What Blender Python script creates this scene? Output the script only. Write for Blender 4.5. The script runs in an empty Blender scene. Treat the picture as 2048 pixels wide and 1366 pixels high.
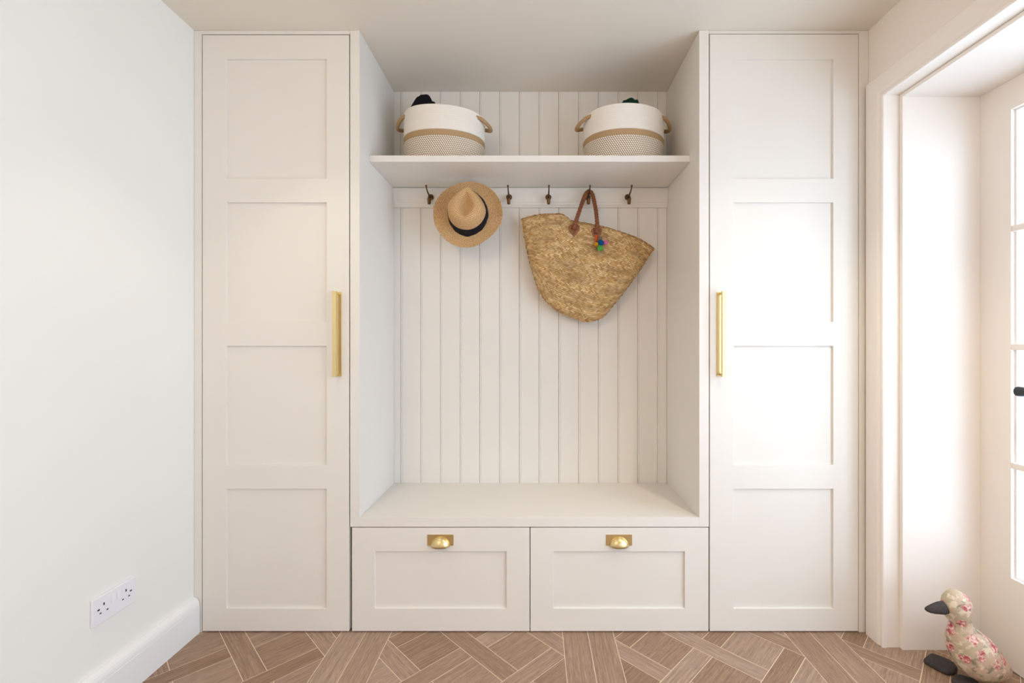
import bpy, bmesh, math, random
from mathutils import Vector, Matrix, noise as mnoise

random.seed(7)
sc = bpy.context.scene
COL = sc.collection

# ------------------------------------------------------------------ camera
# world: X right, Y into the picture, Z up; camera stands at the origin column, eye 1.16 m
F_PX, VX, VY, EYE = 910.0, 1070.0, 685.0, 1.16
cam_d = bpy.data.cameras.new('camera')
cam = bpy.data.objects.new('camera', cam_d)
COL.objects.link(cam)
cam_d.sensor_width = 36.0
cam_d.lens = F_PX / 2048.0 * 36.0
cam_d.shift_x = (1024 - VX) / 2048.0
cam_d.shift_y = (VY - 683) / 2048.0
cam_d.clip_start = 0.02
cam.location = (0, 0, EYE)
cam.rotation_euler = (math.radians(90), 0, 0)
sc.camera = cam

# ------------------------------------------------------------------ light
sc.view_settings.view_transform = 'Standard'
sc.view_settings.look = 'None'
sc.view_settings.gamma = 1.0
sc.view_settings.use_curve_mapping = False
sc.view_settings.exposure = 0.09

world = bpy.data.worlds.new('world')
sc.world = world
world.use_nodes = True
bg = world.node_tree.nodes['Background']
bg.inputs[0].default_value = (0.65, 0.81, 1.0, 1)
bg.inputs[1].default_value = 5.9

def portal(name, loc, rot, sx, sy):
    l = bpy.data.lights.new(name, 'AREA')
    l.shape = 'RECTANGLE'; l.size = sx; l.size_y = sy
    l.cycles.is_portal = True
    o = bpy.data.objects.new(name, l); COL.objects.link(o)
    o.location = loc; o.rotation_euler = rot
    return o
portal('door_daylight_portal', (1.735, 0.25, 1.15), (0, math.radians(90), 0), 1.75, 2.8)
portal('rear_fill_portal', (0.65, -2.61, 1.55), (math.radians(90), 0, 0), 0.7, 0.8)  # serves the unseen window added in the rear wall for fill

def downlight(name, x, y, watt, col=(1.0, 0.92, 0.74), cone=84):
    l = bpy.data.lights.new(name, 'SPOT')
    l.energy = watt; l.color = col
    l.spot_size = math.radians(cone); l.spot_blend = 0.55
    l.shadow_soft_size = 0.03
    o = bpy.data.objects.new(name, l); COL.objects.link(o)
    o.location = (x, y, 2.40); o.rotation_euler = (0, 0, 0)
FRONT_W, FILL_W = 9.0, 21.0
for dx, dy in ((-0.80, 1.36), (0.83, 1.35)):
    downlight('downlight_lamp', dx, dy, FRONT_W)
downlight('downlight_lamp', 1.02, 0.84, 28.0, (1.0, 0.84, 0.64), 104)  # extra lamp, added to sharpen the bench corner shadow
def fill_light(x, y, z, watt, col):
    l = bpy.data.lights.new('fill_lamp', 'POINT'); l.energy = watt; l.color = col; l.shadow_soft_size = 0.12
    o = bpy.data.objects.new('fill_lamp', l); COL.objects.link(o); o.location = (x, y, z)
fill_light(-0.95, -0.55, 2.05, FILL_W, (1.0, 0.72, 0.48))  # unseen fill lamp, added behind the camera to brighten the room

sc.cycles.use_denoising = True
sc.cycles.max_bounces = 14
sc.cycles.diffuse_bounces = 7
sc.cycles.glossy_bounces = 5
sc.cycles.transparent_max_bounces = 12
sc.cycles.sample_clamp_indirect = 6.0

# ------------------------------------------------------------------ helpers
def W(px, py, Y):
    return Vector(((px - VX) * Y / F_PX, Y, EYE + (VY - py) * Y / F_PX))
def FL(px, py, z=0.0):
    Y = F_PX * (EYE - z) / (py - VY)
    return Vector(((px - VX) * Y / F_PX, Y, z))

def srgb(r, g, b):
    def f(c):
        c /= 255.0
        return c / 12.92 if c <= 0.04045 else ((c + 0.055) / 1.055) ** 2.4
    return (f(r), f(g), f(b), 1.0)

def link(o, parent=None):
    COL.objects.link(o)
    if parent is not None:
        o.parent = parent
        o.matrix_parent_inverse = parent.matrix_world.inverted() if False else Matrix.Identity(4)
    return o

def obj(name, bm, mat, parent=None, smooth=False, bevel=0.0, sub=0):
    """one mesh object; vertices are given in world space, converted to the parent's space"""
    me = bpy.data.meshes.new(name)
    if parent is not None:
        org = world_loc(parent)
        bmesh.ops.translate(bm, verts=bm.verts, vec=-org)
    bmesh.ops.recalc_face_normals(bm, faces=bm.faces)
    if smooth:
        for f in bm.faces: f.smooth = True
    bm.to_mesh(me); bm.free()
    if mat: me.materials.append(mat)
    o = bpy.data.objects.new(name, me)
    COL.objects.link(o)
    if parent is not None: o.parent = parent
    if bevel:
        m = o.modifiers.new('bevel', 'BEVEL'); m.width = bevel; m.segments = 2
        m.limit_method = 'ANGLE'; m.angle_limit = math.radians(50)
    if sub:
        m = o.modifiers.new('sub', 'SUBSURF'); m.levels = sub; m.render_levels = sub
    return o

def world_loc(o):
    v = Vector((0, 0, 0))
    while o is not None:
        v += o.location; o = o.parent
    return v

def thing(name, label, cat, loc, group=None):
    o = bpy.data.objects.new(name, None); COL.objects.link(o)
    o.empty_display_size = 0.05
    o.location = loc; o['label'] = label; o['category'] = cat
    if group: o['group'] = group
    return o
def tag(o, label, cat, group=None):
    o['label'] = label; o['category'] = cat
    if group: o['group'] = group
    return o
def struct(o, label=None):
    o['kind'] = 'structure'
    if label: o['label'] = label
    return o

def box(bm, x0, x1, y0, y1, z0, z1):
    vs = [bm.verts.new(p) for p in ((x0,y0,z0),(x1,y0,z0),(x1,y1,z0),(x0,y1,z0),(x0,y0,z1),(x1,y0,z1),(x1,y1,z1),(x0,y1,z1))]
    for f in ((0,3,2,1),(4,5,6,7),(0,1,5,4),(1,2,6,5),(2,3,7,6),(3,0,4,7)):
        bm.faces.new([vs[i] for i in f])
def boxes(*bs):
    bm = bmesh.new()
    for b in bs: box(bm, *b)
    return bm

def grid_panel(xs, zs, holes, y0, y1, axes='xz'):
    """slab between depth y0 (front) and y1 with rectangular holes given as cell indices"""
    bm = bmesh.new(); hs = set(holes)
    nx, nz = len(xs) - 1, len(zs) - 1
    def P(x, z, y):
        return (x, y, z) if axes == 'xz' else (y, x, z)
    V = {}
    def v(i, k, d):
        if (i, k, d) not in V: V[(i, k, d)] = bm.verts.new(P(xs[i], zs[k], (y0, y1)[d]))
        return V[(i, k, d)]
    solid = lambda i, k: 0 <= i < nx and 0 <= k < nz and (i, k) not in hs
    for i in range(nx):
        for k in range(nz):
            if not solid(i, k): continue
            bm.faces.new((v(i,k,0), v(i+1,k,0), v(i+1,k+1,0), v(i,k+1,0)))
            bm.faces.new((v(i,k,1), v(i,k+1,1), v(i+1,k+1,1), v(i+1,k,1)))
            if not solid(i-1, k): bm.faces.new((v(i,k,0), v(i,k+1,0), v(i,k+1,1), v(i,k,1)))
            if not solid(i+1, k): bm.faces.new((v(i+1,k,0), v(i+1,k,1), v(i+1,k+1,1), v(i+1,k+1,0)))
            if not solid(i, k-1): bm.faces.new((v(i,k,0), v(i,k,1), v(i+1,k,1), v(i+1,k,0)))
            if not solid(i, k+1): bm.faces.new((v(i,k+1,0), v(i+1,k+1,0), v(i+1,k+1,1), v(i,k+1,1)))
    return bm

def tube(bm, pts, radii, n=10, cap=True):
    pts = [Vector(p) for p in pts]
    if not hasattr(radii, '__len__'): radii = [radii] * len(pts)
    rings = []; up = None
    for i, p in enumerate(pts):
        t = (pts[min(i+1, len(pts)-1)] - pts[max(i-1, 0)]).normalized()
        if up is None:
            up = Vector((0,0,1)) if abs(t.z) < 0.9 else Vector((0,1,0))
        a = (up - t * up.dot(t)).normalized(); up = a
        b = t.cross(a)
        rings.append([bm.verts.new(p + (a*math.cos(2*math.pi*k/n) + b*math.sin(2*math.pi*k/n)) * radii[i]) for k in range(n)])
    for r0, r1 in zip(rings, rings[1:]):
        for k in range(n):
            bm.faces.new((r0[k], r0[(k+1)%n], r1[(k+1)%n], r1[k]))
    if cap:
        bm.faces.new(rings[0][::-1]); bm.faces.new(rings[-1])
    return rings

def smooth_pts(pts, per=8):
    """Catmull-Rom through the points (any dimension)"""
    P = [Vector(p) for p in pts]; out = []
    for i in range(len(P) - 1):
        p0 = P[max(i-1, 0)]; p1 = P[i]; p2 = P[i+1]; p3 = P[min(i+2, len(P)-1)]
        for k in range(per):
            t = k / per
            out.append(0.5*((2*p1) + (p2-p0)*t + (2*p0-5*p1+4*p2-p3)*t*t + (3*p1-p0-3*p2+p3)*t**3))
    out.append(P[-1].copy())
    return out

def sphere(bm, c, r, u=12, v=8, sc3=(1,1,1)):
    m = Matrix.Translation(c) @ Matrix.Diagonal((r*sc3[0], r*sc3[1], r*sc3[2], 1))
    bmesh.ops.create_uvsphere(bm, u_segments=u, v_segments=v, radius=1.0, matrix=m)

# ------------------------------------------------------------------ materials
MATS = {}
class NT:
    def __init__(self, name):
        self.m = bpy.data.materials.new(name); self.m.use_nodes = True
        self.t = self.m.node_tree; self.n = self.t.nodes
        self.b = self.n['Principled BSDF']
    def node(self, ty, **kw):
        n = self.n.new(ty)
        for k, v in kw.items():
            if hasattr(n, k): setattr(n, k, v)
        return n
    def ln(self, a, b): self.t.links.new(a, b)
    def math(self, op, a, b=None, c=None):
        n = self.n.new('ShaderNodeMath'); n.operation = op
        for i, x in enumerate((a, b, c)):
            if x is None: continue
            if isinstance(x, (int, float)): n.inputs[i].default_value = x
            else: self.ln(x, n.inputs[i])
        return n.outputs[0]
    def mix(self, fac, a, b, mode='MIX'):
        n = self.n.new('ShaderNodeMixRGB'); n.blend_type = mode
        for i, x in enumerate((fac, a, b)):
            if isinstance(x, (int, float)): n.inputs[i].default_value = x
            elif isinstance(x, tuple): n.inputs[i].default_value = x
            else: self.ln(x, n.inputs[i])
        return n.outputs[0]
    def noise(self, vec, scale, detail=3.0, rough=0.55, dist=0.0):
        n = self.n.new('ShaderNodeTexNoise')
        n.inputs['Scale'].default_value = scale; n.inputs['Detail'].default_value = detail
        n.inputs['Roughness'].default_value = rough; n.inputs['Distortion'].default_value = dist
        if vec is not None: self.ln(vec, n.inputs['Vector'])
        return n.outputs['Fac']
    def ramp(self, fac, stops, interp='LINEAR'):
        n = self.n.new('ShaderNodeValToRGB'); cr = n.color_ramp; cr.interpolation = interp
        while len(cr.elements) > 1: cr.elements.remove(cr.elements[-1])
        cr.elements[0].position = stops[0][0]; cr.elements[0].color = stops[0][1]
        for p, c in stops[1:]:
            e = cr.elements.new(p); e.color = c
        self.ln(fac, n.inputs[0]); return n.outputs[0]
    def mapping(self, vec, scale=(1,1,1), loc=(0,0,0), rot=(0,0,0)):
        n = self.n.new('ShaderNodeMapping')
        n.inputs['Scale'].default_value = scale; n.inputs['Location'].default_value = loc
        n.inputs['Rotation'].default_value = rot
        self.ln(vec, n.inputs['Vector']); return n.outputs[0]
    def coord(self, which='Object'):
        return self.n.new('ShaderNodeTexCoord').outputs[which]
    def bump(self, h, strength=0.3, dist=0.002):
        n = self.n.new('ShaderNodeBump'); n.inputs['Strength'].default_value = strength
        n.inputs['Distance'].default_value = dist
        self.ln(h, n.inputs['Height']); self.ln(n.outputs[0], self.b.inputs['Normal'])
    def base(self, c):
        if isinstance(c, tuple): self.b.inputs['Base Color'].default_value = c
        else: self.ln(c, self.b.inputs['Base Color'])
    def set(self, rough=0.5, metal=0.0, spec=None, sheen=0.0):
        self.b.inputs['Roughness'].default_value = rough
        self.b.inputs['Metallic'].default_value = metal
        if spec is not None: self.b.inputs['Specular IOR Level'].default_value = spec
        if sheen: self.b.inputs['Sheen Weight'].default_value = sheen
        return self.m

def paint(name, c, rough=0.45, bump=0.05, spec=0.35, var=0.015):
    t = NT(name); co = t.coord('Object')
    n = t.noise(co, 3.0, 4)
    t.base(t.mix(n, tuple(x*(1-var) for x in c[:3])+(1,), tuple(min(1, x*(1+var)) for x in c[:3])+(1,)))
    t.bump(t.noise(co, 420.0, 2), bump, 0.0006)
    return t.set(rough, 0, spec)

M_CAB = paint('cream_satin_paint', srgb(230, 226, 219), 0.42)
M_WALLW = paint('white_emulsion', srgb(238, 238, 233), 0.75, 0.08, 0.2)
M_CEIL = paint('ceiling_emulsion', srgb(230, 223, 211), 0.8, 0.05, 0.2)
M_WALLR = paint('stone_emulsion', srgb(240, 233, 225), 0.75, 0.08, 0.2)
M_SKIRT = paint('white_gloss_paint', srgb(238, 238, 238), 0.35)
M_TRIM = paint('trim_satin_paint', srgb(242, 236, 229), 0.4)
M_DARK = NT('dark_cavity'); M_DARK.base(srgb(70, 60, 50)); M_DARK = M_DARK.set(0.9)

def metal(name, c, rough, brushed=True):
    t = NT(name); co = t.coord('Object')
    n = t.noise(t.mapping(co, (30, 30, 900)), 1.0, 2)
    t.base(t.mix(n, tuple(x*0.9 for x in c[:3])+(1,), c))
    if brushed: t.bump(n, 0.08, 0.0004)
    return t.set(rough, 1.0)
M_BRASS = metal('brushed_brass', srgb(230, 209, 156), 0.33)
M_ANTIQ = metal('antique_brass', srgb(112, 84, 52), 0.34)
M_IRON = NT('dark_iron'); M_IRON.base(srgb(58, 60, 62)); M_IRON = M_IRON.set(0.5, 0.5)
M_PLAST = NT('white_plastic'); M_PLAST.base(srgb(236, 235, 240)); M_PLAST = M_PLAST.set(0.3)
M_SLOT = NT('socket_slot_dark'); M_SLOT.base(srgb(40, 38, 40)); M_SLOT = M_SLOT.set(0.6)

def glass_mat():
    m = bpy.data.materials.new('window_glass'); m.use_nodes = True
    t = m.node_tree; t.nodes.remove(t.nodes['Principled BSDF'])
    out = t.nodes['Material Output']
    tr = t.nodes.new('ShaderNodeBsdfTransparent'); gl = t.nodes.new('ShaderNodeBsdfGlossy')
    gl.inputs['Roughness'].default_value = 0.03
    # Schlick reflectance, the same from either side of the pane
    ge = t.nodes.new('ShaderNodeNewGeometry'); dt = t.nodes.new('ShaderNodeVectorMath'); dt.operation = 'DOT_PRODUCT'
    t.links.new(ge.outputs['Normal'], dt.inputs[0]); t.links.new(ge.outputs['Incoming'], dt.inputs[1])
    def mth(op, a, b=None):
        n = t.nodes.new('ShaderNodeMath'); n.operation = op
        for i, x in enumerate((a, b)):
            if x is None: continue
            if isinstance(x, float): n.inputs[i].default_value = x
            else: t.links.new(x, n.inputs[i])
        return n.outputs[0]
    f5 = mth('POWER', mth('SUBTRACT', 1.0, mth('ABSOLUTE', dt.outputs['Value'])), 5.0)
    mx = t.nodes.new('ShaderNodeMixShader'); t.links.new(mth('ADD', mth('MULTIPLY', f5, 0.95), 0.05), mx.inputs[0])
    t.links.new(tr.outputs[0], mx.inputs[1])
    t.links.new(gl.outputs[0], mx.inputs[2]); t.links.new(mx.outputs[0], out.inputs[0])
    return m
M_GLASS = glass_mat()

def wood():
    t = NT('smoked_oak'); uv = t.coord('UV')
    oi = t.n.new('ShaderNodeObjectInfo')
    rnd = oi.outputs['Random']
    warp = t.noise(t.mapping(uv, (3, 14, 1)), 1.0, 3)
    cv = t.n.new('ShaderNodeVectorMath'); cv.operation = 'ADD'
    cmb = t.n.new('ShaderNodeCombineXYZ'); t.ln(t.math('MULTIPLY', warp, 0.02), cmb.inputs[1])
    t.ln(uv, cv.inputs[0]); t.ln(cmb.outputs[0], cv.inputs[1])
    grain = t.noise(t.mapping(cv.outputs[0], (5, 150, 1)), 1.0, 5, 0.65)
    pore = t.noise(t.mapping(cv.outputs[0], (26, 520, 1)), 1.0, 2, 0.5)
    cloud = t.noise(t.mapping(uv, (4, 9, 1)), 1.0, 2)
    c = t.ramp(grain, [(0.22, srgb(108, 84, 64)), (0.5, srgb(158, 129, 104)), (0.80, srgb(198, 169, 142))])
    c = t.mix(t.math('MULTIPLY', t.math('GREATER_THAN', pore, 0.57), 0.50), c, srgb(104, 80, 62))
    c = t.mix(t.math('MULTIPLY', t.math('LESS_THAN', pore, 0.36), 0.22), c, srgb(206, 178, 150))
    c = t.mix(t.math('MULTIPLY', cloud, 0.5), c, srgb(150, 124, 108))
    hs = t.n.new('ShaderNodeHueSaturation')
    t.ln(c, hs.inputs['Color'])
    t.ln(t.math('MULTIPLY_ADD', rnd, 0.36, 0.84), hs.inputs['Value'])
    t.ln(t.math('MULTIPLY_ADD', rnd, -0.25, 1.08), hs.inputs['Saturation'])
    t.base(hs.outputs[0])
    t.bump(t.math('ADD', grain, t.math('MULTIPLY', pore, 0.6)), 0.25, 0.0012)
    return t.set(0.5, 0, 0.4)
M_WOOD = wood()
M_GROUT = NT('pale_floor_filler'); M_GROUT.base(srgb(244, 222, 196)); M_GROUT = M_GROUT.set(0.8)

# ------------------------------------------------------------------ room shell
H = 2.41
XL, XR = -1.366, 1.336            # left and right walls
YF = 1.82                         # front plane of the joinery
YB = 2.267                        # face of the boarding in the niche
NXL, NXR = -0.702, 0.657          # niche opening
YREAR = -2.6
# floor base (pale filler shows in the joints)
floor = struct(obj('floor', boxes((XL, 1.80, YREAR, 2.30, -0.05, -0.0003)), M_GROUT))
ceil = struct(obj('ceiling', boxes((XL-0.1, 1.80, YREAR, 2.40, H, H+0.1)), M_CEIL))
struct(obj('wall_left', boxes((XL-0.1, XL, YREAR, 2.40, -0.05, H)), M_WALLW))
# right wall with the deep doorway
DY0, DY1, DZ = -1.20, 1.731, 2.102
bm = grid_panel([YREAR, DY0, DY1, 2.40], [-0.05, 0.0, DZ, H], [(1, 0), (1, 1)], XR, 1.80, axes='yz')
struct(obj('wall_right', bm, M_WALLR))
# rear wall, behind the viewer, with an added window for fill daylight
bm = grid_panel([XL-0.1, 0.3, 1.0, 1.80], [-0.05, 1.15, 1.95, H], [(1, 1)], YREAR, YREAR-0.1)
struct(obj('wall_rear', bm, M_WALLR))
w1 = struct(obj('fill_window', grid_panel([0.3, 0.34, 0.96, 1.0], [1.15, 1.19, 1.91, 1.95], [(1, 1)], YREAR-0.03, YREAR-0.08), M_SKIRT))
obj('glass_pane', boxes((0.34, 0.96, YREAR-0.056, YREAR-0.052, 1.19, 1.91)), M_GLASS, w1)

# boarded back wall of the niche: one object per board
wb = struct(obj('wall_back', boxes((XL, 1.80, YB+0.014, 2.40, -0.05, H)), M_CAB))
bx0, pitch = (801.5-VX)*YB/F_PX, 0.0984
edges = [NXL] + [bx0 + i*pitch for i in range(14)] + [NXR]
for i, (a, b) in enumerate(zip(edges, edges[1:])):
    # profile: V joint, bead, quirk, flat face
    g = 0.0006
    prof = [(a+g, 0.014), (a+g, 0.0016), (a+g+0.0012, 0.0003), (a+g+0.0034, 0.0), (a+g+0.0056, 0.0004), (a+g+0.0068, 0.0022),
            (a+g+0.0086, 0.0), (b-g-0.0012, 0.0), (b-g, 0.0014), (b-g, 0.014)]
    if i == 0: prof = [(a+0.0005, 0.014), (a+0.0005, 0.0), (b-g-0.0012, 0.0), (b-g, 0.0014), (b-g, 0.014)]
    bm = bmesh.new()
    lo = [bm.verts.new((x, YB+d, 0.455)) for x, d in prof]
    hi = [bm.verts.new((x, YB+d, H-0.0005)) for x, d in prof]
    n = len(prof)
    for k in range(n):
        bm.faces.new((lo[k], lo[(k+1)%n], hi[(k+1)%n], hi[k]))
    bm.faces.new(lo[::-1]); bm.faces.new(hi)
    obj('tongue_and_groove_board', bm, M_CAB, wb)

# ---- parquet floor: panels with a two-board frame and a diagonal basket weave
PAN, INN, BAND, PER = 0.887, 0.3425, 0.0512, 0.3450
def clip(poly, nx, ny, c):
    out = []
    for i, p in enumerate(poly):
        q = poly[(i+1) % len(poly)]
        dp = nx*p[0]+ny*p[1]-c; dq = nx*q[0]+ny*q[1]-c
        if dp <= 0: out.append(p)
        if (dp < 0 < dq) or (dq < 0 < dp):
            t = dp/(dp-dq); out.append((p[0]+(q[0]-p[0])*t, p[1]+(q[1]-p[1])*t))
    return out
def area(poly):
    return abs(sum(p[0]*q[1]-q[0]*p[1] for p, q in zip(poly, poly[1:]+poly[:1])))/2
def panel_pieces():
    out = []; g = 0.0009
    def pq(p0, p1, q0, q1, ang, nm):
        G = g*1.42
        poly = [((p-q)/2, (p+q)/2) for p, q in ((p0+G,q0+G),(p0+G,q1-G),(p1-G,q1-G),(p1-G,q0+G))]
        for nx, ny in ((1,0),(-1,0),(0,1),(0,-1)):
            poly = clip(poly, nx, ny, INN-g)
            if len(poly) < 3: return
        if area(poly) > 4e-5: out.append((poly, ang, nm))
    R = range(-3, 4)
    for i in R:
        for j in R:
            pq(i*PER+BAND, (i+1)*PER-BAND, j*PER+BAND, (j+1)*PER-BAND, math.radians(45), 'parquet_block')
            if (i+j) % 2:   # p-band i is cut at q-band j
                pq(i*PER-BAND, i*PER+BAND, j*PER+BAND, (j+2)*PER-BAND, math.radians(-45), 'weave_board')
            else:           # q-band j is cut at p-band i
                pq(i*PER+BAND, (i+2)*PER-BAND, j*PER-BAND, j*PER+BAND, math.radians(45), 'weave_board')
    h = PAN/2
    for s in (-1, 1):
        a, b = sorted((s*INN, s*h))
        a += g; b -= g
        out.append(([(a,-h+g),(b,-h+g),(b,h-g),(a,h-g)], math.radians(90), 'border_board'))
        out.append(([(-INN+g,a),(INN-g,a),(INN-g,b),(-INN+g,b)], 0.0, 'border_board'))
    return out
PIECES = panel_pieces()
def add_piece(bm, poly, ang, uvl, off):
    ca, sa = math.cos(ang), math.sin(ang); T = 0.012
    top = [bm.verts.new((x, y, 0.0)) for x, y in poly]
    bot = [bm.verts.new((x, y, -T)) for x, y in poly]
    n = len(poly); fs = [bm.faces.new(top)]
    for k in range(n):
        fs.append(bm.faces.new((bot[k], bot[(k+1)%n], top[(k+1)%n], top[k])))
    for f in fs:
        for l in f.loops:
            x, y, z = l.vert.co
            l[uvl].uv = (x*ca+y*sa + off[0], -x*sa+y*ca + z + off[1])
rest = bmesh.new(); rest_uv = rest.loops.layers.uv.new('UVMap')
CX0, CY0 = -0.2325, 1.730
for r in range(0, 5):
    for k in range(-1, 3):
        cx, cy = CX0 + k*PAN, CY0 - r*PAN
        for poly, ang, nm in PIECES:
            q = [(x+cx, y+cy) for x, y in poly]
            if k == 2 and nm == 'border_board': pass
            for nx, ny, c in ((1,0,1.78),(-1,0,1.38),(0,1,1.875),(0,-1,2.58)):
                q = clip(q, nx, ny, c)
                if len(q) < 3: break
            if len(q) < 3 or area(q) < 4e-5: continue
            off = (random.random()*20, random.random()*20)
            vis = r == 0 and max(y for x, y in q) > 1.50 and min(y for x, y in q) < 1.83
            if vis:
                bm = bmesh.new(); ul = bm.loops.layers.uv.new('UVMap')
                add_piece(bm, q, ang, ul, off)
                obj(nm, bm, M_WOOD, floor)
            else:
                add_piece(rest, q, ang, rest_uv, off)
ro = obj('parquet_field', rest, M_WOOD, floor); ro['kind'] = 'stuff'

# ---- skirting on the left wall
prof = [(0,0),(0.026,0),(0.026,0.106),(0.0250,0.1075),(0.0250,0.113),(0.0238,0.121),(0.0205,0.130),(0.0155,0.137),(0.0095,0.1412),(0.006,0.142),(0,0.142)]
bm = bmesh.new()
A = [bm.verts.new((XL+d, YREAR, z)) for d, z in prof]; B = [bm.verts.new((XL+d, YF-0.001, z)) for d, z in prof]
for k in range(len(prof)):
    bm.faces.new((A[k], A[(k+1)%len(prof)], B[(k+1)%len(prof)], B[k]))
bm.faces.new(A); bm.faces.new(B[::-1])
struct(obj('baseboard_left', bm, M_SKIRT))

# ---- architrave around the doorway (on the room side of the right wall)
def arch_profile():   # (distance from the opening edge, projection from the wall)
    return [(0.0, 0.0), (0.0, 0.013), (0.003, 0.016), (0.008, 0.016), (0.012, 0.0135), (0.016, 0.017), (0.024, 0.020), (0.072, 0.020), (0.080, 0.0205), (0.084, 0.018), (0.084, 0.0)]
bm = bmesh.new(); pr = arch_profile(); n = len(pr)
def sect(fn): return [bm.verts.new(fn(d, e)) for d, e in pr]
S = [sect(lambda d, e: (XR-e, DY1-0.003+d, 0.0)), sect(lambda d, e: (XR-e, DY1-0.003+d, DZ-0.003+d)),
     sect(lambda d, e: (XR-e, DY0+0.003-d, DZ-0.003+d)), sect(lambda d, e: (XR-e, DY0+0.003-d, 0.0))]
for s0, s1 in zip(S, S[1:]):
    for k in range(n): bm.faces.new((s0[k], s0[(k+1)%n], s1[(k+1)%n], s1[k]))
bm.faces.new(S[0]); bm.faces.new(S[-1][::-1])
struct(obj('trim_1', bm, M_TRIM), 'cream door architrave beside the right wardrobe')
# lining inside the reveal, standing 9 mm proud of the plaster edge
LX0, LX1 = 1.386, 1.690
bm = boxes((LX0, LX1, 1.715, DY1-0.0005, 0.0, DZ-0.001), (LX0, LX1, DY0+0.0005, DY0+0.009, 0.0, DZ-0.001), (LX0, LX1, DY0+0.009, 1.715, DZ-0.015, DZ-0.001))
struct(obj('trim_2', bm, M_TRIM, bevel=0.001), 'cream lining of the deep doorway reveal')

# ---- glazed garden door at the back of the reveal
DX = 1.679
door = bpy.data.objects.new('door_1', None); COL.objects.link(door); door.location = (DX, 0.26, 0); door['kind'] = 'structure'
door['label'] = 'cream glazed garden door in the deep reveal at right'
bars = [0.726, 1.144, 1.561]
GZ0, GZ1 = 0.329, 1.982
def leaf(y0, y1, sl, sr):
    """y0<y1, stile widths at each end"""
    xa, xb = DX, DX+0.045
    obj('stile', boxes((xa, xb, y0, y0+sl, 0.006, 2.0868)), M_TRIM, door)
    obj('stile', boxes((xa, xb, y1-sr, y1, 0.006, 2.0868)), M_TRIM, door)
    ga, gb = y0+sl, y1-sr
    obj('bottom_rail', boxes((xa, xb, ga, gb, 0.006, GZ0)), M_TRIM, door)
    obj('top_rail', boxes((xa, xb, ga, gb, GZ1, 2.0868)), M_TRIM, door)
    # pale putty bead round the glazing
    bm = grid_panel([ga, ga+0.006, gb-0.006, gb], [GZ0, GZ0+0.006, GZ1-0.006, GZ1], [(1,1)], xa+0.014, xb-0.012, axes='yz')
    obj('glazing_bead', bm, M_SKIRT, door)
    zz = [GZ0] + bars + [GZ1]
    for z in bars:
        obj('glazing_bar', boxes((xa+0.002, xb-0.004, ga, gb, z-0.011, z+0.011)), M_TRIM, door, bevel=0.002)
    for z0, z1 in zip(zz, zz[1:]):
        e0 = 0.0112 if z0 != GZ0 else 0.0062; e1 = 0.0112 if z1 != GZ1 else 0.0062
        obj('glass_pane', boxes((xa+0.020, xa+0.024, ga+0.0062, gb-0.0062, z0+e0, z1-e1)), M_GLASS, door)
leaf(1.405, 1.7148, 0.055, 0.1098)
leaf(0.535, 1.403, 0.10, 0.055)
leaf(-0.327, 0.533, 0.10, 0.10)  # unseen leaves from here on, added to spread the door daylight
leaf(-1.190, -0.329, 0.10, 0.10)
bm = bmesh.new()
hp = smooth_pts([(1.70, 1.432, 0.997), (1.655, 1.432, 0.997), (1.636, 1.438, 0.997), (1.630, 1.456, 0.997), (1.630, 1.535, 0.995)], 5)
tube(bm, hp, [0.009]*(len(hp)-6)+[0.0105, 0.012, 0.014, 0.015, 0.0165, 0.017], 10)
box(bm, DX-0.006, DX-0.0005, 1.416, 1.448, 0.90, 1.06)
obj('lever_handle', bm, M_IRON, door, bevel=0.001)

# ------------------------------------------------------------------ fitted joinery
ROWS = [(0.096, 0.574), (0.670, 1.146), (1.242, 1.720), (1.816, 2.294)]   # recessed panels: gaps between are rails
def shaker(name, x0, x1, z0, z1, px, rows, parent):
    zs = [z0] + [z for r in rows for z in r] + [z1]
    holes = [(1, 1+2*i) for i in range(len(rows))]
    d = obj(name, grid_panel([x0, px[0], px[1], x1], zs, holes, YF, YF+0.022), M_CAB, parent, bevel=0.0012)
    for a, b in rows:
        obj('recessed_panel', boxes((px[0]-0.004, px[1]+0.004, YF+0.0085, YF+0.0165, a-0.004, b+0.004)), M_CAB, d)
    return d

def bar_handle(x, side, parent):
    """brass pull: back plate, two posts, square-section grip; side=+1 shows its plate to the right"""
    z0, z1 = 1.0247, 1.362
    bm = boxes((x-0.015, x+0.015, YF-0.0025, YF-0.0001, z0, z1))
    for z in (z0+0.007, z1-0.007):
        box(bm, x-0.004, x+0.004, YF-0.026, YF-0.0024, z-0.0045, z+0.0045)
    box(bm, x-0.0078, x+0.0078, YF-0.036, YF-0.0255, z0, z1)
    return obj('bar_handle', bm, M_BRASS, parent, bevel=0.0009)

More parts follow.
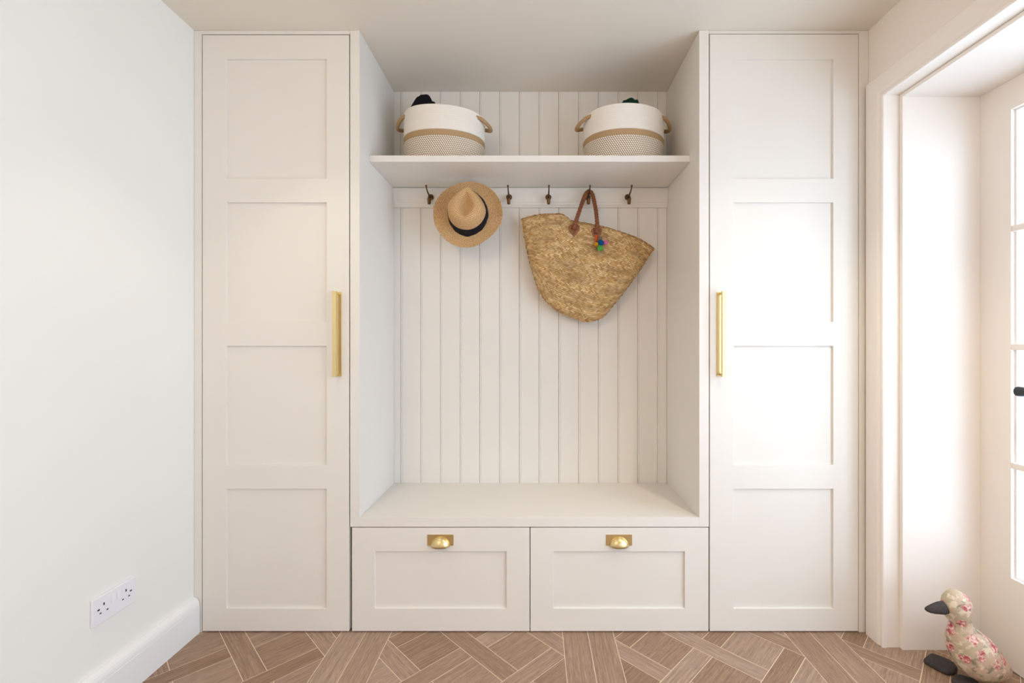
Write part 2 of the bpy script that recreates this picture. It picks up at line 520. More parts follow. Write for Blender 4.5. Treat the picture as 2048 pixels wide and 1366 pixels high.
# wardrobes either side
wl = thing('wardrobe', 'tall cream panelled wardrobe against the white left wall', 'wardrobe', (-1.05, YF, 0), 'tall fitted wardrobes')
obj('carcass', boxes((XL+0.001, -1.334, YF+0.002, 2.25, 0.0, H-0.001), (-1.334, -0.741, YF+0.002, 2.25, 2.3945, H-0.001),
    (-1.334, -0.741, 2.23, 2.25, 0.0, 2.3945), (-0.762, -0.741, YF+0.030, 2.23, 0.0, 2.3945), (-1.334, -0.762, YF+0.030, 2.23, 0.0, 0.03)), M_CAB, wl)
d = shaker('door', -1.330, -0.744, 0.005, 2.390, (-1.234, -0.834), ROWS, wl)
bar_handle(-0.788, 1, d)
wr = thing('wardrobe', 'tall cream panelled wardrobe next to the glazed door', 'wardrobe', (1.0, YF, 0), 'tall fitted wardrobes')
obj('carcass', boxes((1.2965, XR-0.001, YF+0.002, 2.25, 0.0, H-0.001), (0.697, 1.2965, YF+0.002, 2.25, 2.3965, H-0.001),
    (0.697, 1.2965, 2.23, 2.25, 0.0, 2.3965), (0.697, 0.718, YF+0.030, 2.23, 0.0, 2.3965), (0.718, 1.2965, YF+0.030, 2.23, 0.0, 0.03)), M_CAB, wr)
d = shaker('door', 0.700, 1.2935, 0.005, 2.393, (0.794, 1.193), ROWS, wr)
bar_handle(0.742, -1, d)

# open bench unit between them
bu = thing('bench_unit', 'cream built-in hallway bench with two wide drawers between the wardrobes', 'bench', (-0.022, YF, 0))
obj('side_panel', boxes((-0.7395, NXL, YF, YB+0.012, 0.4225, H-0.001)), M_CAB, bu, bevel=0.0008)
obj('side_panel', boxes((NXR, 0.6955, YF, YB+0.012, 0.4225, H-0.001)), M_CAB, bu, bevel=0.0008)
obj('seat', boxes((NXL, NXR, YF, YB-0.0005, 0.4225, 0.460)), M_CAB, bu, bevel=0.0008)
obj('carcass', boxes((-0.7395, 0.6955, YF+0.03, 2.25, 0.0, 0.02), (-0.7395, -0.72, YF+0.03, 2.25, 0.02, 0.42), (0.676, 0.6955, YF+0.03, 2.25, 0.02, 0.42), (-0.72, 0.676, 2.23, 2.25, 0.02, 0.42)), M_CAB, bu)
def cup_handle(x, zc, parent):
    bm = bmesh.new()
    z1, z0 = 0.392, 0.3485
    box(bm, x-0.052, x+0.052, YF-0.0022, YF-0.0001, z0, z1)
    # quarter-ellipsoid cup, open underneath
    zb = 0.3465; a, h, dp = 0.0385, 0.0375, 0.027
    nu, nv = 24, 9
    def shell(k):
        g = []
        for j in range(nv+1):
            v = (math.pi/2)*j/nv
            row = []
            for i in range(nu+1):
                u = math.pi*i/nu
                row.append(bm.verts.new((0, 0, 0)))
            g.append(row)
        for j in range(nv+1):
            for i in range(nu+1):
                u = math.pi*i/nu; v = (math.pi/2)*j/nv
                # u sweeps left to right, v from the front lip (0) up to the plate (pi/2)
                g[j][i].co = (x - (a-k)*math.cos(u), YF-0.002-(dp-k)*math.sin(u)*math.cos(v), zb + (h-k)*math.sin(u)*math.sin(v))
        return g
    o_ = shell(0.0); i_ = shell(0.0016)
    for j in range(nv):
        for i in range(nu):
            bm.faces.new((o_[j][i], o_[j][i+1], o_[j+1][i+1], o_[j+1][i]))
            bm.faces.new((i_[j][i], i_[j+1][i], i_[j+1][i+1], i_[j][i+1]))
    for i in range(nu):
        bm.faces.new((o_[0][i], i_[0][i], i_[0][i+1], o_[0][i+1]))
    bmesh.ops.remove_doubles(bm, verts=bm.verts, dist=1e-5)
    o = obj('cup_handle', bm, M_BRASS, parent)
    for p in o.data.polygons:
        if p.area < 2e-4: p.use_smooth = True
    return o
for (x0, x1, p, hx) in ((-0.732, -0.0215, (-0.640, -0.114), (881-VX)*0.002), (-0.0185, 0.694, (0.074, 0.599), (1238-VX)*0.002)):
    d = shaker('drawer', x0, x1, 0.005, 0.4185, p, [(0.096, 0.324)], bu)
    cup_handle(hx, 0.37, d)

# shelf
tag(obj('wall_shelf', boxes((NXL+0.0005, NXR-0.0005, 1.928, YB-0.001, 1.926, 1.953)), M_CAB, bevel=0.0012), 'long cream shelf holding two rope baskets', 'shelf')

# hook rail with six hooks
rk = thing('coat_rack', 'cream hook rail with antique brass coat hooks under the shelf', 'coat rack', (-0.022, 2.245, 1.83))
RY = 2.247
prof = [(YB-0.0005, 1.924), (RY, 1.924), (RY, 1.853), (RY+0.002, 1.8505), (RY+0.002, 1.848), (RY+0.0035, 1.842), (RY+0.008, 1.837), (RY+0.0095, 1.834), (RY+0.0095, 1.830), (YB-0.0005, 1.830)]
bm = bmesh.new()
A = [bm.verts.new((NXL+0.0008, y, z)) for y, z in prof]; B = [bm.verts.new((NXR-0.0008, y, z)) for y, z in prof]
for k in range(len(prof)): bm.faces.new((A[k], A[(k+1)%len(prof)], B[(k+1)%len(prof)], B[k]))
bm.faces.new(A); bm.faces.new(B[::-1])
obj('rail', bm, M_CAB, rk)
def hook(x):
    bm = bmesh.new()
    zc = 1.877
    # turned rose on the rail
    tube(bm, [(x, RY-0.0001, zc), (x, RY-0.004, zc), (x, RY-0.008, zc), (x, RY-0.012, zc)], [0.0145, 0.0145, 0.0115, 0.007], 18)
    # upper prong
    up = smooth_pts([(x, RY-0.008, zc), (x, RY-0.030, zc-0.002), (x, RY-0.062, zc+0.002), (x, RY-0.086, zc+0.010), (x, RY-0.096, zc+0.020)], 5)
    tube(bm, up, [0.0052 - 0.0022*min(1, i/14) for i in range(len(up))], 10)
    sphere(bm, (x, RY-0.0975, zc+0.0225), 0.0050)
    # lower prong with a turned knob
    lo = smooth_pts([(x, RY-0.008, zc-0.003), (x, RY-0.020, zc-0.014), (x, RY-0.032, zc-0.026), (x, RY-0.040, zc-0.028)], 5)
    tube(bm, lo, [0.0078 - 0.0016*i/15 for i in range(len(lo))], 10)
    tube(bm, [(x, RY-0.036, zc-0.046), (x, RY-0.0365, zc-0.044), (x, RY-0.037, zc-0.034), (x, RY-0.0385, zc-0.024), (x, RY-0.040, zc-0.018), (x, RY-0.0405, zc-0.016)], [0.0050, 0.0074, 0.0080, 0.0086, 0.0098, 0.006], 14)
    return obj('coat_hook', bm, M_ANTIQ, rk, smooth=True)
HX = [-0.5140, -0.3205, -0.1278, 0.0660, 0.2600, 0.4570]
for x in HX: hook(x)

# ------------------------------------------------------------------ socket on the left wall
so = thing('wall_socket', 'white double plug socket on the left wall', 'socket', (XL, 1.471, 0.281))
bm = boxes((XL+0.0002, XL+0.0095, 1.396, 1.545, 0.281, 0.367))
obj('face_plate', bm, M_PLAST, so, bevel=0.0025)
sx = XL+0.0096
for yc in (1.432, 1.509):
    obj('pin_slot', boxes((sx, sx+0.0006, yc-0.002, yc+0.002, 0.334, 0.342)), M_SLOT, so)
    obj('pin_slot', boxes((sx, sx+0.0006, yc-0.0145, yc-0.0085, 0.3125, 0.3160)), M_SLOT, so)
    obj('pin_slot', boxes((sx, sx+0.0006, yc+0.0085, yc+0.0145, 0.3125, 0.3160)), M_SLOT, so)
for yc in (1.461, 1.481):
    bm = bmesh.new()
    vs = [bm.verts.new(p) for p in ((sx,yc-0.0055,0.330),(sx,yc+0.0055,0.330),(sx,yc+0.0055,0.352),(sx,yc-0.0055,0.352),
                                    (sx+0.004,yc-0.0055,0.330),(sx+0.004,yc+0.0055,0.330),(sx+0.001,yc+0.0055,0.352),(sx+0.001,yc-0.0055,0.352))]
    for f in ((0,3,2,1),(4,5,6,7),(0,1,5,4),(1,2,6,5),(2,3,7,6),(3,0,4,7)): bm.faces.new([vs[i] for i in f])
    obj('rocker_switch', bm, M_PLAST, so)
for yc in (1.414, 1.527):
    obj('indicator_slot', boxes((sx, sx+0.0006, yc-0.0035, yc+0.0035, 0.3255, 0.330)), M_SLOT, so)

# ------------------------------------------------------------------ rope baskets
def rope_mat(name, c0, c1, strand=0.006):
    t = NT(name); uv = t.coord('UV')
    sp = t.n.new('ShaderNodeSeparateXYZ'); t.ln(uv, sp.inputs[0])
    ph = t.math('FRACT', t.math('ADD', t.math('DIVIDE', sp.outputs[0], strand), t.math('DIVIDE', sp.outputs[1], 0.0088)))
    prof = t.math('SINE', t.math('MULTIPLY', ph, math.pi))
    n = t.noise(t.mapping(uv, (300, 300, 1)), 1.0, 2)
    c = t.mix(prof, c0, c1); c = t.mix(t.math('MULTIPLY', n, 0.25), c, c0)
    t.base(c); t.bump(t.math('ADD', prof, t.math('MULTIPLY', n, 0.3)), 0.5, 0.0015)
    return t.set(0.9, 0, 0.15)
M_ROPE = rope_mat('white_cotton_rope', srgb(232, 224, 212), srgb(247, 243, 236))
M_JUTE = rope_mat('jute_rope', srgb(166, 136, 100), srgb(196, 166, 128))
def mottled():
    t = NT('mottled_stitched_rope'); uv = t.coord('UV')
    sp = t.n.new('ShaderNodeSeparateXYZ'); t.ln(uv, sp.inputs[0])
    row = t.math('FLOOR', t.math('DIVIDE', sp.outputs[1], 0.0088))
    fr = t.math('FRACT', t.math('DIVIDE', sp.outputs[1], 0.0088))
    ph = t.math('FRACT', t.math('ADD', t.math('DIVIDE', sp.outputs[0], 0.0082), t.math('MULTIPLY', t.math('DIVIDE', sp.outputs[1], 0.0088), 0.60)))
    s = t.math('SINE', t.math('MULTIPLY', ph, 2*math.pi))
    edge = t.math('POWER', t.math('SINE', t.math('MULTIPLY', fr, math.pi)), 0.45)
    k = t.ramp(t.math('MULTIPLY', t.math('MULTIPLY_ADD', s, 0.5, 0.62), edge), [(0.36, (0,0,0,1)), (0.62, (1,1,1,1))])
    t.base(t.mix(k, srgb(160, 136, 108), srgb(248, 243, 234)))
    t.bump(s, 0.4, 0.0015)
    return t.set(0.9, 0, 0.15)
M_MOTT = mottled()

def oval(th, a, b, e=2.0):
    c, s = math.cos(th), math.sin(th)
    return (a*math.copysign(abs(c)**(2/e), c), b*math.copysign(abs(s)**(2/e), s))
def basket(cx, cy, rot, label, wob):
    z0 = 1.9535; a, b = 0.184, 0.143; NS = 112; coil = 0.0088
    t = thing('rope_basket', label, 'basket', (cx, cy, z0), 'rope baskets on the shelf')
    per = 2*math.pi*0.155
    def ring_pts(z, k):
        # gently flared sides, base corner rounded
        tz = (z - z0)/0.242
        f = 0.955 + 0.05*min(1, tz*2.2) - 0.012*max(0, tz-0.6)
        if z - z0 < 0.02: f -= 0.05*(1-(z-z0)/0.02)**2
        out = []
        for i in range(NS):
            th = 2*math.pi*i/NS
            x, y = oval(th, a*f + k, b*f + k)
            w = 1 + wob*0.012*math.sin(3*th+wob)*tz
            zz = z - 0.009*tz*tz*math.cos(th)**4 + wob*0.003*tz*math.sin(2*th+1.3*wob) + 0.006*tz*math.cos(th)*(-wob if wob > 1 else 0.3)
            xr, yr = x*w*math.cos(rot)-y*w*math.sin(rot), x*w*math.sin(rot)+y*w*math.cos(rot)
            out.append((cx+xr, cy+yr, zz))
        return out
    def wall(name, za, zb, mat, lip=False):
        n = max(1, round((zb-za)/coil)); h = (zb-za)/n
        bm = bmesh.new(); ul = bm.loops.layers.uv.new('UVMap')
        rings = []; vs_ = []
        SUB = 4
        for c in range(n):
            for s in range(SUB):
                ph = s/SUB; z = za + (c+ph)*h
                rings.append([bm.verts.new(p) for p in ring_pts(z, 0.0024*math.sin(math.pi*ph)-0.0012)]); vs_.append(z-z0)
        rings.append([bm.verts.new(p) for p in ring_pts(zb, -0.0012)]); vs_.append(zb-z0)
        inner = [[bm.verts.new(p) for p in ring_pts(z, -0.0085)] for z in (zb, za)]
        rings += inner; vs_ += [zb-z0, za-z0]
        for r in range(len(rings)-1):
            for i in range(NS):
                j = (i+1) % NS
                f = bm.faces.new((rings[r][i], rings[r][j], rings[r+1][j], rings[r+1][i]))
                us = (i/NS*per, (i+1)/NS*per)
                for l, (u, v) in zip(f.loops, ((us[0], vs_[r]), (us[1], vs_[r]), (us[1], vs_[r+1]), (us[0], vs_[r+1]))): l[ul].uv = (u, v)
        for i in range(NS):
            j = (i+1) % NS
            bm.faces.new((rings[-1][i], rings[-1][j], rings[0][j], rings[0][i]))
        return obj(name, bm, mat, t, smooth=True)
    wall('mottled_wall', z0, z0+0.1056, M_MOTT)
    wall('jute_band', z0+0.1056, z0+0.132, M_JUTE)
    wall('white_wall', z0+0.132, z0+0.242, M_ROPE)
    bm = bmesh.new()
    bm.faces.new([bm.verts.new((p[0], p[1], z0+0.001)) for p in ring_pts(z0, -0.006)])
    bm.faces.new([bm.verts.new((p[0], p[1], z0+0.007)) for p in ring_pts(z0+0.007, -0.008)])
    obj('base', bm, M_MOTT, t)
    for s in (-1, 1):
        pts = []
        for k in range(17):
            q = k/16; yy = -0.062 + 0.124*q
            outw = math.sin(math.pi*q)**0.55*0.040
            x = s*(a*0.995*(1-abs(yy/b)**2.0)**(1/2.0) - 0.006 + outw); z = z0 + 0.222 - 0.030*math.sin(math.pi*q)
            pts.append((cx + x*math.cos(rot)-yy*math.sin(rot), cy + x*math.sin(rot)+yy*math.cos(rot), z + (0.006*s*(-1) if wob > 1 else 0.002*s)))
        fine = smooth_pts(pts, 7)
        bm = bmesh.new(); 
        tube(bm, fine, [0.0080 + 0.0008*math.sin(i*1.9) for i in range(len(fine))], 12)
        obj('rope_handle', bm, M_JUTEH, t, smooth=True)
    return t
M_JUTEH = NT('wrapped_jute_cord'); _c = M_JUTEH.coord('Object')
M_JUTEH.base(M_JUTEH.mix(M_JUTEH.noise(_c, 260, 2), srgb(158, 126, 92), srgb(196, 164, 124))); M_JUTEH.bump(M_JUTEH.noise(_c, 400, 2), 0.4, 0.001)
M_JUTEH = M_JUTEH.set(0.9, 0, 0.15)
basket(-0.420, 2.106, math.radians(-3), 'white and jute rope basket on the shelf holding a black cloth', 1.6)
basket(0.408, 2.106, math.radians(3), 'white and jute rope basket on the shelf holding a dark green cloth', 0.6)

def cloth_mat(name, c):
    t = NT(name); co = t.coord('Object')
    t.base(t.mix(t.noise(co, 30, 3), tuple(x*0.7 for x in c[:3])+(1,), c))
    t.bump(t.noise(co, 700, 2), 0.3, 0.001)
    return t.set(0.9, 0, 0.1)
def heap(name, label, c, outline, mat, seed, zb):
    """crumpled cloth: outline gives (x, height) of the ridge; folds from noise"""
    bm = bmesh.new(); xs = [p[0] for p in outline]; NU, NV = 40, 22
    g = []
    for i in range(NU+1):
        q = i/NU; x = xs[0] + (xs[-1]-xs[0])*q
        for (xa, ha), (xb, hb) in zip(outline, outline[1:]):
            if xa <= x <= xb + 1e-9:
                h = ha + (hb-ha)*(x-xa)/(xb-xa); break
        row = []
        for j in range(NV+1):
            a = math.pi*j/NV
            w = 0.072*(0.35+0.65*math.sin(math.pi*min(max(q, 0.02), 0.98)))
            p = Vector((c[0]+x, c[1]-w*math.cos(a), zb + (h)*math.sin(a)**0.7))
            n = mnoise.noise(p*26 + Vector((seed,0,0)))*0.010 + abs(mnoise.noise(p*48 + Vector((0,seed,0))))*0.010
            p += Vector((0, -math.cos(a), math.sin(a)*0.6))*n
            row.append(bm.verts.new(p))
        g.append(row)
    for i in range(NU):
        for j in range(NV):
            bm.faces.new((g[i][j], g[i+1][j], g[i+1][j+1], g[i][j+1]))
    bm.faces.new([r[0] for r in g] + [r[-1] for r in g[::-1]])
    return tag(obj(name, bm, mat, smooth=True), label, 'cloth')
heap('folded_cloth', 'crumpled black cloth heaped in the left rope basket', (-0.516, 2.105), [(-0.072, 0.06), (-0.069, 0.125), (-0.058, 0.160), (-0.034, 0.195), (-0.008, 0.213), (0.018, 0.216), (0.028, 0.212), (0.044, 0.186), (0.052, 0.188), (0.062, 0.165), (0.078, 0.08)], cloth_mat('black_knit', srgb(26, 25, 33)), 3.1, 2.085)
heap('folded_cloth', 'dark green cloth peeping out of the right rope basket', (0.432, 2.075), [(-0.064, 0.08), (-0.054, 0.145), (-0.030, 0.176), (0.006, 0.184), (0.022, 0.176), (0.030, 0.181), (0.038, 0.162), (0.052, 0.08)], cloth_mat('green_knit', srgb(26, 60, 52)), 8.4, 2.085)

# ------------------------------------------------------------------ straw hat
def straw_mat():
    t = NT('woven_straw_braid'); uv = t.coord('UV')
    sp = t.n.new('ShaderNodeSeparateXYZ'); t.ln(uv, sp.inputs[0])
    braid = t.math('SINE', t.math('MULTIPLY', sp.outputs[1], 2*math.pi/0.0066))
    n1 = t.noise(t.mapping(uv, (170, 330, 1)), 1.0, 2, 0.5)
    n2 = t.noise(t.mapping(uv, (18, 60, 1)), 1.0, 2)
    c = t.ramp(n1, [(0.28, srgb(150, 106, 62)), (0.45, srgb(214, 172, 120)), (0.70, srgb(244, 214, 168))])
    c = t.mix(t.math('MULTIPLY', n2, 0.25), c, srgb(206, 160, 106))
    c = t.mix(t.ramp(braid, [(0.0, (0.42,0.42,0.42,1)), (0.35, (0,0,0,1))]), c, srgb(140, 102, 64))
    t.base(c)
    t.bump(t.math('ADD', t.math('MULTIPLY', braid, 0.6), n1), 0.5, 0.0018)
    return t.set(0.7, 0, 0.25)
M_STRAW = straw_mat()
M_BAND = NT('black_ribbon'); _c = M_BAND.coord('Object')
M_BAND.base(M_BAND.mix(M_BAND.noise(_c, 60, 3), srgb(16, 15, 20), srgb(34, 33, 42))); M_BAND.bump(M_BAND.noise(_c, 45, 3), 0.5, 0.004)
M_BAND = M_BAND.set(0.8, 0, 0.2)
HXc, HYb, HZc = -0.3085, 2.108, 1.7515
hat = thing('straw_hat', 'natural straw fedora with a black ribbon hanging from a hook', 'hat', (HXc, HYb, HZc-0.158))
HROT = math.radians(-4); HTILT = math.radians(8)
def hp3(a, b, c):
    ca, sa = math.cos(HROT), math.sin(HROT)
    x, z = a*ca - b*sa, a*sa + b*ca
    ct, st = math.cos(HTILT), math.sin(HTILT)
    return Vector((HXc + x, HYb - c*ct + z*st, HZc + z*ct + c*st))
NT_ = 120
def crown_xy(ph, h):
    """ph from straight up; base ellipse blending to a pinched teardrop"""
    s, c = math.sin(ph), math.cos(ph)
    k = max(0.0, min(1.0, (h-0.05)/0.75)); k = k*k*(3-2*k)
    tp = 0.10*h + 0.16*h**4
    ax = 0.088*(1-tp); bx = 0.099*(1-tp - (0.10*h if c < 0 else -0.06*h))
    a = ax*s*(1 - k*0.62*max(0, c)**1.25)
    return a, bx*c
bm = bmesh.new(); ul = bm.loops.layers.uv.new('UVMap')
rings = []; arc = 0.0; vv = []
def addring(fn):
    global arc
    r = [fn(2*math.pi*i/NT_) for i in range(NT_)]
    if rings: arc += (Vector(r[30]) - rings[-1][30].co).length
    rings.append([bm.verts.new(p) for p in r]); vv.append(arc)
def brim_pt(q):
    def fn(ph):
        s, c = math.sin(ph), math.cos(ph)
        a0, b0 = crown_xy(ph, 0)
        A, B = 0.160*s, 0.1575*c
        if s > 0 and c < 0: A *= 1 - 0.05*(2*s*-c)**2; B *= 1 - 0.05*(2*s*-c)**2     # flattened lower right
        a, b = a0 + (A-a0)*q, b0 + (B-b0)*q
        lift = 0.010*q*q*abs(s)**2 + 0.004*math.sin(3*ph+0.6)*q + (0.010*q**3 if c > 0 else 0.0)
        return hp3(a, b, lift - 0.002*math.sin(math.pi*q))
    return fn
CH = 0.118
for q in [1.0, 0.97] + [0.94-0.047*i for i in range(20)] + [0.0]: addring(brim_pt(q))
for h in [0.03, 0.07, 0.14, 0.22, 0.3, 0.38, 0.46, 0.54, 0.62, 0.7, 0.77, 0.83]:
    addring(lambda ph, h=h: hp3(*crown_xy(ph, h), CH*h))
for q in (0.97, 0.93, 0.88, 0.82, 0.76, 0.70, 0.64, 0.58, 0.52, 0.46, 0.40, 0.34, 0.28, 0.22, 0.16, 0.10, 0.04):
    def f(ph, q=q):
        a, b = crown_xy(ph, 0.85)
        dome = CH*(0.83 + 0.17*math.sqrt(max(0.0, 1-q*q)))
        e = max(0.0, 1-(q*(1+0.45*abs(math.sin(ph)))/0.86)**2)
        pinch = 0.016*math.exp(-((q-0.62)/0.2)**2)*max(0, math.cos(ph))**2*abs(math.sin(ph))*2   # front pinch
        return hp3(a*q, b*q + 0.004*(1-q), dome - 0.042*e**1.2 - pinch)
    addring(f)
for r in range(len(rings)-1):
    for i in range(NT_):
        j = (i+1) % NT_
        f = bm.faces.new((rings[r][i], rings[r][j], rings[r+1][j], rings[r+1][i]))
        for l, (u, v) in zip(f.loops, ((i, vv[r]), (i+1, vv[r]), (i+1, vv[r+1]), (i, vv[r+1]))): l[ul].uv = (u/NT_*0.7, v)
f = bm.faces.new(rings[-1])
for l in f.loops: l[ul].uv = (0, arc)
ho = obj('hat_body', bm, M_STRAW, hat, smooth=True)
m = ho.modifiers.new('solid', 'SOLIDIFY'); m.thickness = 0.0028; m.offset = -1
bm = bmesh.new(); rb = []
for h, g in ((0.01, 0.0005), (0.015, 0.0040), (0.10, 0.0048), (0.20, 0.0048), (0.32, 0.0046), (0.425, 0.0040), (0.43, 0.0005)):
    ring = []
    for i in range(NT_):
        ph = 2*math.pi*i/NT_
        a, b = crown_xy(ph, h); L = math.hypot(a, b)
        w = 0.0007*math.sin(9*ph+h*9) + 0.0005*math.sin(17*ph)
        low = math.exp(-((abs(ph-math.pi)-0.0)/0.22)**2)
        gg = g + (w if g > 0.002 else 0) + 0.004*low*(g > 0.002)
        hh = h
        ring.append(bm.verts.new(hp3(a*(L+gg)/L, b*(L+gg)/L, CH*hh)))
    rb.append(ring)
for r0, r1 in zip(rb, rb[1:]):
    for i in range(NT_): bm.faces.new((r0[i], r0[(i+1)%NT_], r1[(i+1)%NT_], r1[i]))
obj('ribbon_band', bm, M_BAND, hat, smooth=True)

# ------------------------------------------------------------------ woven shopping bag
def weave_mat():
    t = NT('plaited_palm_leaf'); uv = t.coord('UV')
    sp = t.n.new('ShaderNodeSeparateXYZ'); t.ln(uv, sp.inputs[0])
    big = t.noise(t.mapping(uv, (7, 26, 1)), 1.0, 3)
    u = t.math('ADD', sp.outputs[0], t.math('MULTIPLY', t.noise(t.mapping(uv, (30, 30, 1)), 1.0, 1), 0.002))
    v = t.math('DIVIDE', t.math('ADD', sp.outputs[1], t.math('MULTIPLY', t.noise(t.mapping(uv, (6, 6, 1)), 1.0, 1), 0.008)), 0.0200)
    row = t.math('FLOOR', v); fr = t.math('FRACT', v)
    tri = t.math('ABSOLUTE', t.math('MULTIPLY_ADD', fr, 2.0, -1.0))
    side = t.math('GREATER_THAN', fr, 0.5)
    s = t.math('ADD', t.math('DIVIDE', u, 0.0088), t.math('MULTIPLY', tri, -1.15))
    s = t.math('ADD', s, t.math('MULTIPLY', side, 0.5))
    sid = t.math('FLOOR', s); sf = t.math('FRACT', s)
    cm = t.n.new('ShaderNodeCombineXYZ'); t.ln(sid, cm.inputs[0]); t.ln(t.math('ADD', t.math('MULTIPLY', row, 2.0), side), cm.inputs[1])
    wn = t.n.new('ShaderNodeTexWhiteNoise'); wn.noise_dimensions = '2D'; t.ln(cm.outputs[0], wn.inputs['Vector'])
    prof = t.math('SINE', t.math('MULTIPLY', sf, math.pi))
    prow = t.math('SINE', t.math('MULTIPLY', t.math('FRACT', t.math('MULTIPLY', fr, 2.0)), math.pi))
    hgt = t.math('MULTIPLY', t.math('POWER', prof, 0.6), t.math('POWER', prow, 0.35))
    c = t.ramp(wn.outputs['Value'], [(0.0, srgb(196, 150, 94)), (0.3, srgb(226, 184, 122)), (0.7, srgb(242, 206, 148)), (1.0, srgb(252, 228, 178))])
    c = t.mix(t.ramp(big, [(0.36, (0.55,0.55,0.55,1)), (0.58, (0,0,0,1))]), c, srgb(160, 120, 78))
    c = t.mix(t.ramp(hgt, [(0.15, (0.75,0.75,0.75,1)), (0.52, (0,0,0,1))]), c, srgb(104, 72, 42))
    t.base(c); t.bump(hgt, 0.85, 0.004)
    return t.set(0.62, 0, 0.3)
M_PALM = weave_mat()
M_RIMS = NT('rim_stitching'); _c = M_RIMS.coord('Object')
M_RIMS.base(M_RIMS.ramp(M_RIMS.noise(_c, 220, 2), [(0.4, srgb(100, 68, 38)), (0.6, srgb(204, 160, 104))])); M_RIMS.bump(M_RIMS.noise(_c, 260, 2), 0.8, 0.003)
M_RIMS = M_RIMS.set(0.8)
M_SEAM = NT('palm_seam'); _c = M_SEAM.coord('Object')
M_SEAM.base(M_SEAM.ramp(M_SEAM.noise(_c, 160, 2), [(0.36, srgb(120, 86, 50)), (0.55, srgb(212, 170, 118))])); M_SEAM.bump(M_SEAM.noise(_c, 200, 2), 0.8, 0.003)
M_SEAM = M_SEAM.set(0.8)
M_LEATH = NT('tan_leather'); _c = M_LEATH.coord('Object')
M_LEATH.base(M_LEATH.mix(M_LEATH.noise(_c, 90, 4), srgb(92, 50, 28), srgb(154, 92, 54))); M_LEATH.bump(M_LEATH.noise(_c, 300, 3), 0.3, 0.001)
M_LEATH = M_LEATH.set(0.5)
M_STITCH = NT('pale_thread'); M_STITCH.base(srgb(206, 160, 120)); M_STITCH = M_STITCH.set(0.8)
BY = 2.195
def polyline(pts, n):
    P = smooth_pts([Vector(p) for p in pts], 10)
    L = [0.0]
    for a, b in zip(P, P[1:]): L.append(L[-1] + (b-a).length)
    out = []; k = 0
    for i in range(n+1):
        d = L[-1]*i/n
        while k < len(L)-2 and L[k+1] < d: k += 1
        t = (d-L[k])/max(1e-9, L[k+1]-L[k]); out.append(P[k].lerp(P[k+1], t))
    return out
def pw(l): return [W(x, y, BY) for x, y in l]
NU, NV = 72, 48
top = polyline(pw([(1043,439),(1062,434.5),(1082,431.5),(1104,431),(1121,431),(1131,436),(1141,444),(1155,447),(1170,449.5),(1188,453),(1206,457),(1226,463),(1246,469.5),(1276,480),(1308,497.6)]), NU)
bot = polyline(pw([(1075,575),(1082,589),(1094,604),(1117,623),(1150,636.5),(1173,643),(1197,638.5),(1211,629),(1225,612)]), NU)
lef = polyline(pw([(1043,439),(1050,481),(1061,530),(1075,575)]), NV)
rig = polyline(pw([(1308,497.6),(1276.5,544.5),(1246,586.6),(1225,612)]), NV)
bag = thing('basket_bag', 'plaited palm shopping bag hanging by its leather handle from a hook', 'bag', (0.26, BY, W(0, 643, BY).z))
def bag_flat(i, j):
    u, v = i/NU, j/NV
    p = top[i]*(1-v) + bot[i]*v + lef[j]*(1-u) + rig[j]*u
    p -= top[0]*((1-u)*(1-v)) + top[NU]*(u*(1-v)) + bot[0]*((1-u)*v) + bot[NU]*(u*v)
    return p
def bag_front(i, j):
    u, v = i/NU, j/NV
    e = max(0.0, 1-(2*u-1)**2)**0.55
    vb = max(0.0, 1-v**6)**0.6
    d = (0.030 + 0.045*math.sin(min(1, v*1.15)*math.pi*0.62))*e*vb
    d += 0.004*math.sin(7*u+2.0)*e*(1-v)
    return bag_flat(i, j) + Vector((0, -d, 0))
bm = bmesh.new(); ul = bm.loops.layers.uv.new('UVMap')
F = [[bm.verts.new(bag_front(i, j)) for j in range(NV+1)] for i in range(NU+1)]
def back_pt(i, j):
    u, v = i/NU, j/NV
    e = max(0.0, 1-(2*u-1)**2)**0.5; p = bag_flat(i, j)
    return Vector((p.x, BY + 0.024*e*max(0.0, 1-v**6)**0.6, p.z - (0.008*e if j == 0 else 0)))
Bk = [[(F[i][j] if (i in (0, NU) or j == NV) else bm.verts.new(back_pt(i, j))) for j in range(NV+1)] for i in range(NU+1)]
for G, flip in ((F, False), (Bk, True)):
    for i in range(NU):
        for j in range(NV):
            q = [(i, j), (i+1, j), (i+1, j+1), (i, j+1)]
            if flip: q = q[::-1]
            try: f = bm.faces.new([G[a][b] for a, b in q])
            except ValueError: continue
            for l, (a, b) in zip(f.loops, q):
                p = bag_flat(a, b)
                l[ul].uv = ((p - lef[b]).length + 0.0, b/NV*0.455 + 0.02*math.sin(a/NU*3.0) + (0.3 if flip else 0))
bo = obj('woven_body', bm, M_PALM, bag, smooth=True)
m = bo.modifiers.new('solid', 'SOLIDIFY'); m.thickness = 0.004; m.offset = -1
bm = bmesh.new()
tube(bm, [bag_front(i, 0) + Vector((0, 0.001, 0.001)) for i in range(NU+1)], [0.0030 + 0.0009*math.sin(i*2.1) for i in range(NU+1)], 8)
tube(bm, [back_pt(i, 0) for i in range(NU+1)], 0.0030, 8)
obj('rim_binding', bm, M_RIMS, bag, smooth=True)
bm = bmesh.new()
edge = [bag_flat(0, j) for j in range(NV+1)] + [bag_flat(i, NV) for i in range(1, NU+1)] + [bag_flat(NU, j) for j in range(NV-1, -1, -1)]
tube(bm, edge, [0.0032 + 0.0014*math.sin(i*1.7) for i in range(len(edge))], 8)
obj('side_seam', bm, M_SEAM, bag, smooth=True)
